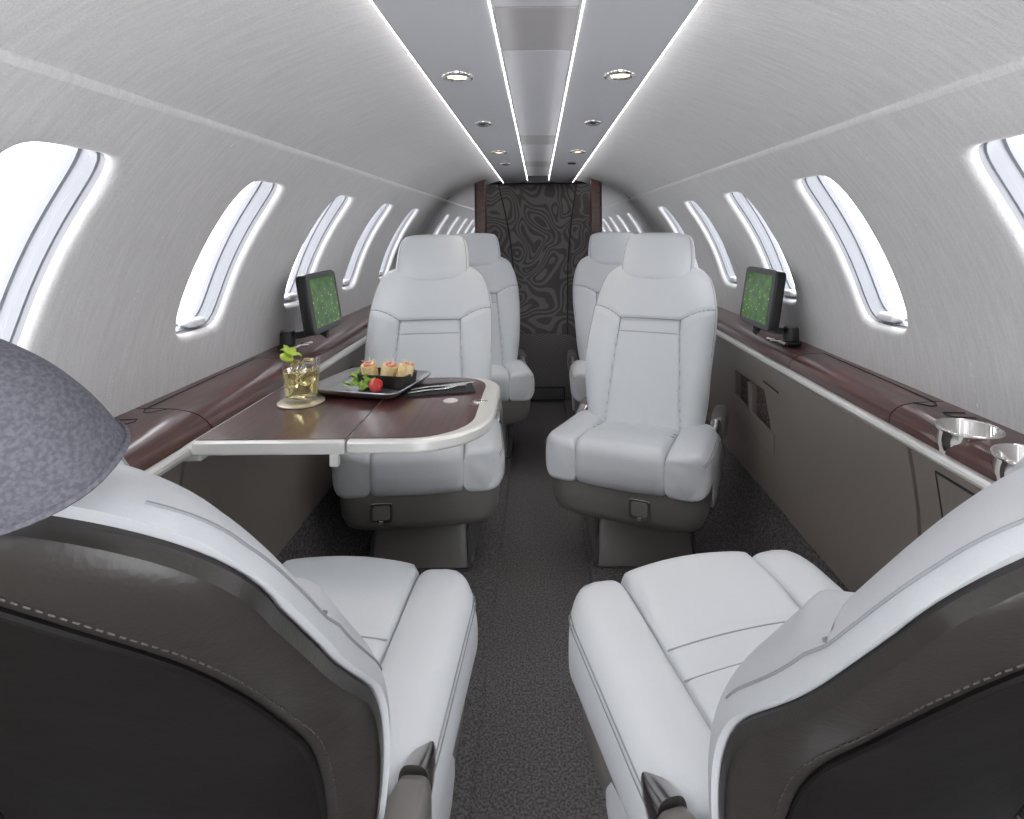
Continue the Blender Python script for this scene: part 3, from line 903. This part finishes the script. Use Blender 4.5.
# ------------------------------------------------------------------ table
TZ = .715
t = empty('folding_table', (0, 0, 0))
tag(t, 'fold-out dark wood table with pale metal rim extending from the left ledge', 'table')
def rr_outline(x0, x1, y0, y1, rad_r):
    """plan outline with the two corners at x1 rounded"""
    P = [(x0, y0)]
    r0, r1 = rad_r
    for i in range(13):
        a = -PI / 2 + PI / 2 * i / 12; P.append((x1 - r0 + r0 * math.cos(a), y0 + r0 + r0 * math.sin(a)))
    for i in range(13):
        a = PI / 2 * i / 12; P.append((x1 - r1 + r1 * math.cos(a), y1 - r1 + r1 * math.sin(a)))
    P.append((x0, y1)); return P
def slab(mb, P, z0, z1): mb.loft([[(x, y, z0) for x, y in P], [(x, y, z1) for x, y in P]])
XF = -.3615
l1 = MB(); slab(l1, [(-.645, 1.035), (XF - .0012, 1.035), (XF - .0012, 1.49), (-.645, 1.49)], TZ - .026, TZ - .0005)
lf1 = l1.build('table_leaf', 'trim', t, bevel=.004, seg=3)
MB().box(-.643, XF - .002, 1.045, 1.482, TZ - .001, TZ + .0008).build('wood_inlay', 'wood', lf1)
l2 = MB(); slab(l2, rr_outline(XF + .0012, -.098, 1.035, 1.49, (.155, .11)), TZ - .026, TZ - .0005)
lf2 = l2.build('table_leaf', 'trim', t, bevel=.006, seg=3)
l3 = MB(); slab(l3, rr_outline(XF + .002, -.135, 1.048, 1.477, (.12, .085)), TZ - .001, TZ + .0008)
l3.build('wood_inlay', 'wood', lf2)
for i, (x, y, r) in enumerate(((-.203, 1.272, .0165), (-.140, 1.262, .0135))):
    d = MB().lathe([(.0005, .0026), (r * .75, .0026), (r * .8, .0018), (r * .88, .0030), (r, .0022), (r, .0002)], 32, (x, y, TZ)).build('inlay_disc', 'chrome' if i else 'trim', lf2, angle=40)
MB().box(-.146, -.118, 1.254, 1.262, TZ + .0015, TZ + .0045).build('latch_lever', 'chrome', lf2, bevel=.001)
MB().box(-.392, -.374, 1.036, 1.052, TZ - .050, TZ - .024).build('hinge_bracket', 'trim', t, bevel=.004)
MB().box(-.72, -.655, 1.08, 1.45, TZ - .055, TZ - .026).build('support_rail', 'trim', t, bevel=.004)
TT = TZ + .0008

# coaster, glass, ice, garnish
GX, GY = -.540, 1.268
c = MB().lathe([(.0005, .0002), (.048, .0002), (.0505, .0015), (.0505, .004), (.049, .0052), (.0005, .0052)], 56, (0, 0, 0)).build('coaster', 'coaster', loc=(GX, GY, TT))
tag(c, 'round pale gold coaster under the iced drink', 'coaster')
gz = TT + .0056
gl = empty('tumbler', (GX, GY, gz)); tag(gl, 'short clear glass of amber iced drink on the coaster', 'glass')
MB().lathe([(.0005, 0), (.034, 0), (.0365, .002), (.0405, .090), (.0400, .0915), (.0390, .0905), (.0352, .013), (.033, .011), (.0005, .011)], 56).build('glass_body', 'glass', gl, angle=50)
MB().lathe([(.0005, .0112), (.0328, .0112), (.035, .0135), (.0380, .070), (.0005, .070)], 56).build('drink', 'drink', gl, angle=50)
ice_pos = [(-.014, -.010, .050, .3), (.014, -.006, .056, .9), (.002, .014, .052, 1.5), (-.006, -.004, .078, .6), (.012, .010, .080, .2)]
for i, (x, y, z, a) in enumerate(ice_pos):
    o = MB().box(-.0125, .0125, -.0125, .0125, -.0125, .0125).build('ice_cube', 'ice', bevel=.004, seg=3)
    o.location = (GX + x, GY + y, gz + z - .002); o.rotation_euler = (a, a * .7, a * 1.9)
    tag(o, 'clear ice cube in the short glass on the table', 'ice cube', 'ice cubes in the glass')
lw = empty('lime_garnish', (GX - .030, GY - .012, gz + .094)); lw.rotation_euler = (.2, .5, .4); tag(lw, 'green lime and leaf garnish on the rim of the glass', 'garnish')
mb = MB(); mb.lathe([(.0005, .0), (.012, .0006), (.0155, .004), (.0155, .008), (.012, .0115), (.0005, .012)], 24); mb.build('lime_slice', 'lime', lw)
for a in (0, 1.3, 2.4, 3.7, 5):
    pts = [[(math.cos(a) * (.004 + .022 * u) - math.sin(a) * w * .009 * math.sin(PI * min(u + .12, 1)), math.sin(a) * (.004 + .022 * u) + math.cos(a) * w * .009 * math.sin(PI * min(u + .12, 1)), .010 + .012 * math.sin(u * 2) + .003 * abs(w)) for w in (-1, -.5, 0, .5, 1)] for u in [k / 8 for k in range(9)]]
    lo = MB().grid(pts).build('leaf', 'lime', lw); s_ = lo.modifiers.new('t', 'SOLIDIFY'); s_.thickness = .0008

# plate with food
PX, PY = -.415, 1.385
pa = math.radians(-14)
pl = MB()
rings = []
for sc, z in ((.70, .004), (.78, .0045), (.86, .010), (.96, .019), (1.0, .021), (1.01, .019), (.97, .013), (.86, .003), (.72, 0)):
    rings.append([(x * sc, y * sc, z) for x, y in sup_ring(.118, .105, 9, 64)])
pl.loft(rings)
plate = pl.build('serving_plate', 'plate', angle=40, loc=(PX, PY, TT)); plate.rotation_euler.z = pa
tag(plate, 'square pewter plate with upturned rim holding the snacks on the table', 'plate')
def onplate(x, y):
    return (PX + x * math.cos(pa) - y * math.sin(pa), PY + x * math.sin(pa) + y * math.cos(pa))
dx, dy = onplate(.030, .022)
db = MB(); rings = []
for sc, z in ((.90, 0), (.96, .002), (1.0, .030), (.97, .031), (.93, .029), (.88, .006), (.7, .0055)):
    rings.append([(x * sc, y * sc, z) for x, y in sup_ring(.066, .038, 10, 48)])
db.loft(rings)
dish = db.build('square_dish', 'dish', angle=40, loc=(dx, dy, TT + .0045)); dish.rotation_euler.z = pa
tag(dish, 'small black rectangular dish of wraps standing on the pewter plate', 'dish')
for i, (ox, nm) in enumerate(((-.042, 'leftmost of three rolled wraps in the black dish'), (0, 'middle of three rolled wraps in the black dish'), (.042, 'rightmost of three rolled wraps in the black dish'))):
    x, y = onplate(.030 + ox, .018)
    r = empty('rolled_wrap', (x, y, TT + .0102)); tag(r, nm, 'wrap', 'rolled wraps in the dish')
    r.rotation_euler = (math.radians(12 + 3 * i), math.radians(-5 + 5 * i), i)
    MB().lathe([(.0005, 0), (.0185, .0), (.0198, .004), (.0196, .044), (.0185, .0475), (.0165, .0478), (.0155, .045), (.0005, .0445)], 28).build('tortilla', 'tortilla', r, angle=50)
    sp = [(math.cos(a) * (.003 + .0020 * a), math.sin(a) * (.003 + .0020 * a), .0475 + .002 * math.sin(a * 3)) for a in [k * .3 for k in range(22)]]
    MB().tube(sp, .0034, 8).build('salmon_filling', 'salmon', r)
    MB().lathe([(.0005, .046), (.006, .0485), (.014, .047), (.0158, .0445)], 20).build('cream_filling', 'cream', r)
    for k in range(5):
        a = k * 1.3
        p0 = Vector((.006 * math.cos(a), .006 * math.sin(a), .047)); p1 = p0 + Vector((.012 * math.cos(a + .6), .012 * math.sin(a + .6), .010))
        MB().tube([p0, p0.lerp(p1, .5) + Vector((0, 0, .003)), p1], .0010, 5).build('sprig', 'cream', r)
rnd = random.Random(3)
def leafy(x, y, z, sz, seed, label):
    rn = random.Random(seed); t = empty('lettuce_leaf', (x, y, z)); tag(t, label, 'lettuce', 'salad leaves on the plate')
    pts = []
    for i in range(15):
        u = i / 14; row = []
        for j in range(13):
            w = -1 + j / 6
            wd = sz * (.25 + .75 * math.sin(PI * min(u * .9 + .08, 1)))
            row.append((sz * 1.5 * (u - .5), w * wd * .8, .30 * sz * math.sin(u * 2.6) + .16 * sz * math.sin(w * 6 + u * 9 + seed) * abs(w) + .25 * sz * w * w + rn.uniform(0, .03) * sz))
        pts.append(row)
    o = MB().grid(pts).build('leaf_blade', 'lettuce', t); s_ = o.modifiers.new('t', 'SOLIDIFY'); s_.thickness = .0008
    t.rotation_euler = (rn.uniform(-.25, .25), rn.uniform(-.2, .3), rn.uniform(0, 6))
    return t
LL = ['curled lettuce leaf at the left end of the salad', 'lettuce leaf in front of the black dish', 'upright lettuce leaf beside the black dish', 'lettuce leaf next to the strawberry', 'small pale lettuce leaf between the dish and strawberry']
for i, (ox, oy, z, sz) in enumerate(((-.040, -.030, .010, .026), (-.010, -.034, .012, .024), (-.042, .000, .022, .024), (.010, -.044, .010, .020), (.004, -.022, .022, .020))):
    x, y = onplate(ox, oy); leafy(x, y, TT + z, sz, i + 2, LL[i])
x, y = onplate(.045, -.046)
sb = empty('strawberry', (x, y - .018, TT + .0135)); tag(sb, 'red strawberry at the front corner of the pewter plate', 'strawberry')
sb.rotation_euler = (math.radians(-72), 0, .35)
MB().lathe([(.0004, -.002), (.006, 0), (.012, .007), (.0165, .018), (.0170, .025), (.013, .031), (.005, .033), (.0004, .0335)], 26).build('fruit', 'berry', sb)
for k in range(5):
    a = k * 2 * PI / 5
    MB().tube([(0, 0, .0335), (.008 * math.cos(a), .008 * math.sin(a), .035), (.014 * math.cos(a), .014 * math.sin(a), .033)], [.002, .003, .0006], 6).build('sepal', 'lettuce', sb)

# napkin, knife, fork
na = math.radians(14)
nx, ny = -.246, 1.362
n_ = MB()
for i, (a, b, z0) in enumerate(((.085, .050, .0003), (.083, .049, .0016), (.080, .048, .0029))):
    n_.loft([[(x, y, z) for x, y in sup_ring(a, b, 16, 48)] for z in (z0, z0 + .0011)])
nk = n_.build('napkin', 'napkin', angle=40, loc=(nx, ny, TT)); nk.rotation_euler.z = na
tag(nk, 'folded charcoal napkin under the cutlery at the aisle end of the table', 'napkin')
def cutlery(name, label, off, fork):
    t = empty(name, (nx + .004, ny + off, TT + .0062)); t.rotation_euler.z = math.radians(24); tag(t, label, 'cutlery')
    hp = [(-.075 + .075 * i / 10, 0, .001 * math.sin(i / 10 * PI)) for i in range(11)]
    rings = [[(p[0], p[1] + y * (1.25 - .06 * i), p[2] + z) for y, z in sup_ring(.0042, .0018, 3, 14)] for i, p in enumerate(hp)]
    MB().loft(rings).build('handle', 'knife', t)
    if fork:
        mb = MB(); rings = []
        for i in range(7):
            u = i / 6; rings.append([(.0 + .030 * u, y, z + .003 * u * u) for y, z in sup_ring(lerp(.0035, .010, u ** 1.5), .0012, 4, 16)])
        mb.loft(rings).build('neck', 'knife', t)
        for k in range(4):
            y = -.0082 + k * .0055
            MB().tube([(.028, y, .003), (.045, y, .0055), (.066, y, .0035)], [.0016, .0014, .0009], 6).build('tine', 'knife', t)
    else:
        rings = []
        for i in range(10):
            u = i / 9; rings.append([(.0 + .085 * u, y * (1 - .75 * u ** 4) + .001, z) for y, z in sup_ring(lerp(.005, .0085, min(u * 3, 1)), .0009, 3, 16)])
        MB().loft(rings).build('blade', 'knife', t)
cutlery('table_fork', 'silver fork on the charcoal napkin', -.016, True)
cutlery('table_knife', 'silver knife on the charcoal napkin', .012, False)

# ------------------------------------------------------------------ monitors
def monitor(s, sd):
    X0 = .712 if s > 0 else .700
    t = empty('seat_monitor', (s * .80, 1.80, CE - .367)); tag(t, 'small black screen showing a green meadow on a swing arm, on the %s ledge' % sd, 'monitor', 'swing arm monitors')
    inv = Vector((s * .80, 1.80, CE - .367))
    def L(p): return Vector(p) - inv
    lean = math.radians(9)
    mb = MB()
    # local frame: a along +Y (width), u up, n toward the aisle
    n = Vector((-s * math.cos(lean), 0, math.sin(lean))); u = Vector((s * math.sin(lean), 0, math.cos(lean))); a = Vector((0, 1, 0))
    c0 = Vector((s * (X0 + .016), 1.868, .874))
    def slab_(w, h, d0, d1, nn=10):
        return [[L(c0 + a * x + u * y + n * d) for x, y in sup_ring(w, h, nn, 64)] for d in (d0, d1)]
    hs = MB().loft(slab_(.128, .098, -.030, .0, 12)).build('housing', 'black', t, bevel=.004, seg=3)
    MB().loft(slab_(.124, .094, .0, .003, 14)).build('bezel', 'grey_plastic', hs, bevel=.001)
    # screen built flat in its own frame
    sc = MB().box(-.104, .104, -.078, .078, 0, .0008).build('screen', 'screen', hs)
    mt = Matrix((( a.x, u.x, n.x, 0), (a.y, u.y, n.y, 0), (a.z, u.z, n.z, 0), (0, 0, 0, 1)))
    sc.matrix_local = Matrix.Translation(L(c0 + n * .0032)) @ mt
    # hub and arm
    hub = MB().lathe([(.0005, 0), (.030, 0), (.032, .003), (.032, .010), (.024, .014), (.023, .050), (.020, .056), (.0005, .057)], 32).build('hub', 'black', t, loc=(0, -.02, 0), angle=45)
    pth = [Vector((0, -.02, .04)), Vector((-s * .03, -.01, .040)), Vector((-s * .055, .03, .042)), Vector((-s * .062, .075, .046))]
    mb = MB(); mb.loft([[p + Vector((x * .8 * s * -0.0 + 0, 0, 0)) + Vector((x * .6, x * -.3 * s, z)) for x, z in sup_ring(.016, .011, 4, 20)] for p in pth])
    mb.build('arm', 'black', t)
    MB().tube([L(c0 - u * .098 - n * .012), L(c0 - u * .115 - n * .010), Vector((-s * .062, .075, .044))], .011, 12).build('pivot', 'black', t)
    # chrome hinge clips lying beside the hub
    for k in (0, 1):
        MB().tube([(-s * .045, -.055 - .03 * k, .012), (-s * .052, -.02 - .03 * k, .016), (-s * .058, .02 - .03 * k, .010)], [.006, .004, .006], 8).build('clip', 'chrome', t)
monitor(-1, 'left'); monitor(1, 'right')

# ------------------------------------------------------------------ light, world, camera
w = bpy.data.worlds.new('sky'); S.world = w; w.use_nodes = True
bg = w.node_tree.nodes['Background']; bg.inputs['Color'].default_value = (.95, .97, 1, 1); bg.inputs['Strength'].default_value = 5.0

cam = bpy.data.cameras.new('camera'); co = bpy.data.objects.new('camera', cam); COL.objects.link(co)
cam.sensor_fit = 'HORIZONTAL'; cam.sensor_width = 36; cam.lens = 36 * 560 / 1024
cam.shift_x = -26.5 / 1024; cam.shift_y = -178.5 / 1024; cam.clip_start = .01
co.location = (0, 0, CAM_Z); co.rotation_euler = (PI / 2, math.radians(.5), 0)
S.camera = co
S.view_settings.view_transform = 'Standard'; S.view_settings.look = 'None'
S.view_settings.exposure = 0.10; S.view_settings.gamma = 1
S.view_settings.use_curve_mapping = False
S.cycles.max_bounces = 14; S.cycles.diffuse_bounces = 8; S.cycles.glossy_bounces = 6; S.cycles.transmission_bounces = 12; S.cycles.transparent_max_bounces = 12
S.cycles.sample_clamp_indirect = 6; S.cycles.caustics_reflective = False; S.cycles.caustics_refractive = False
S.cycles.use_denoising = True
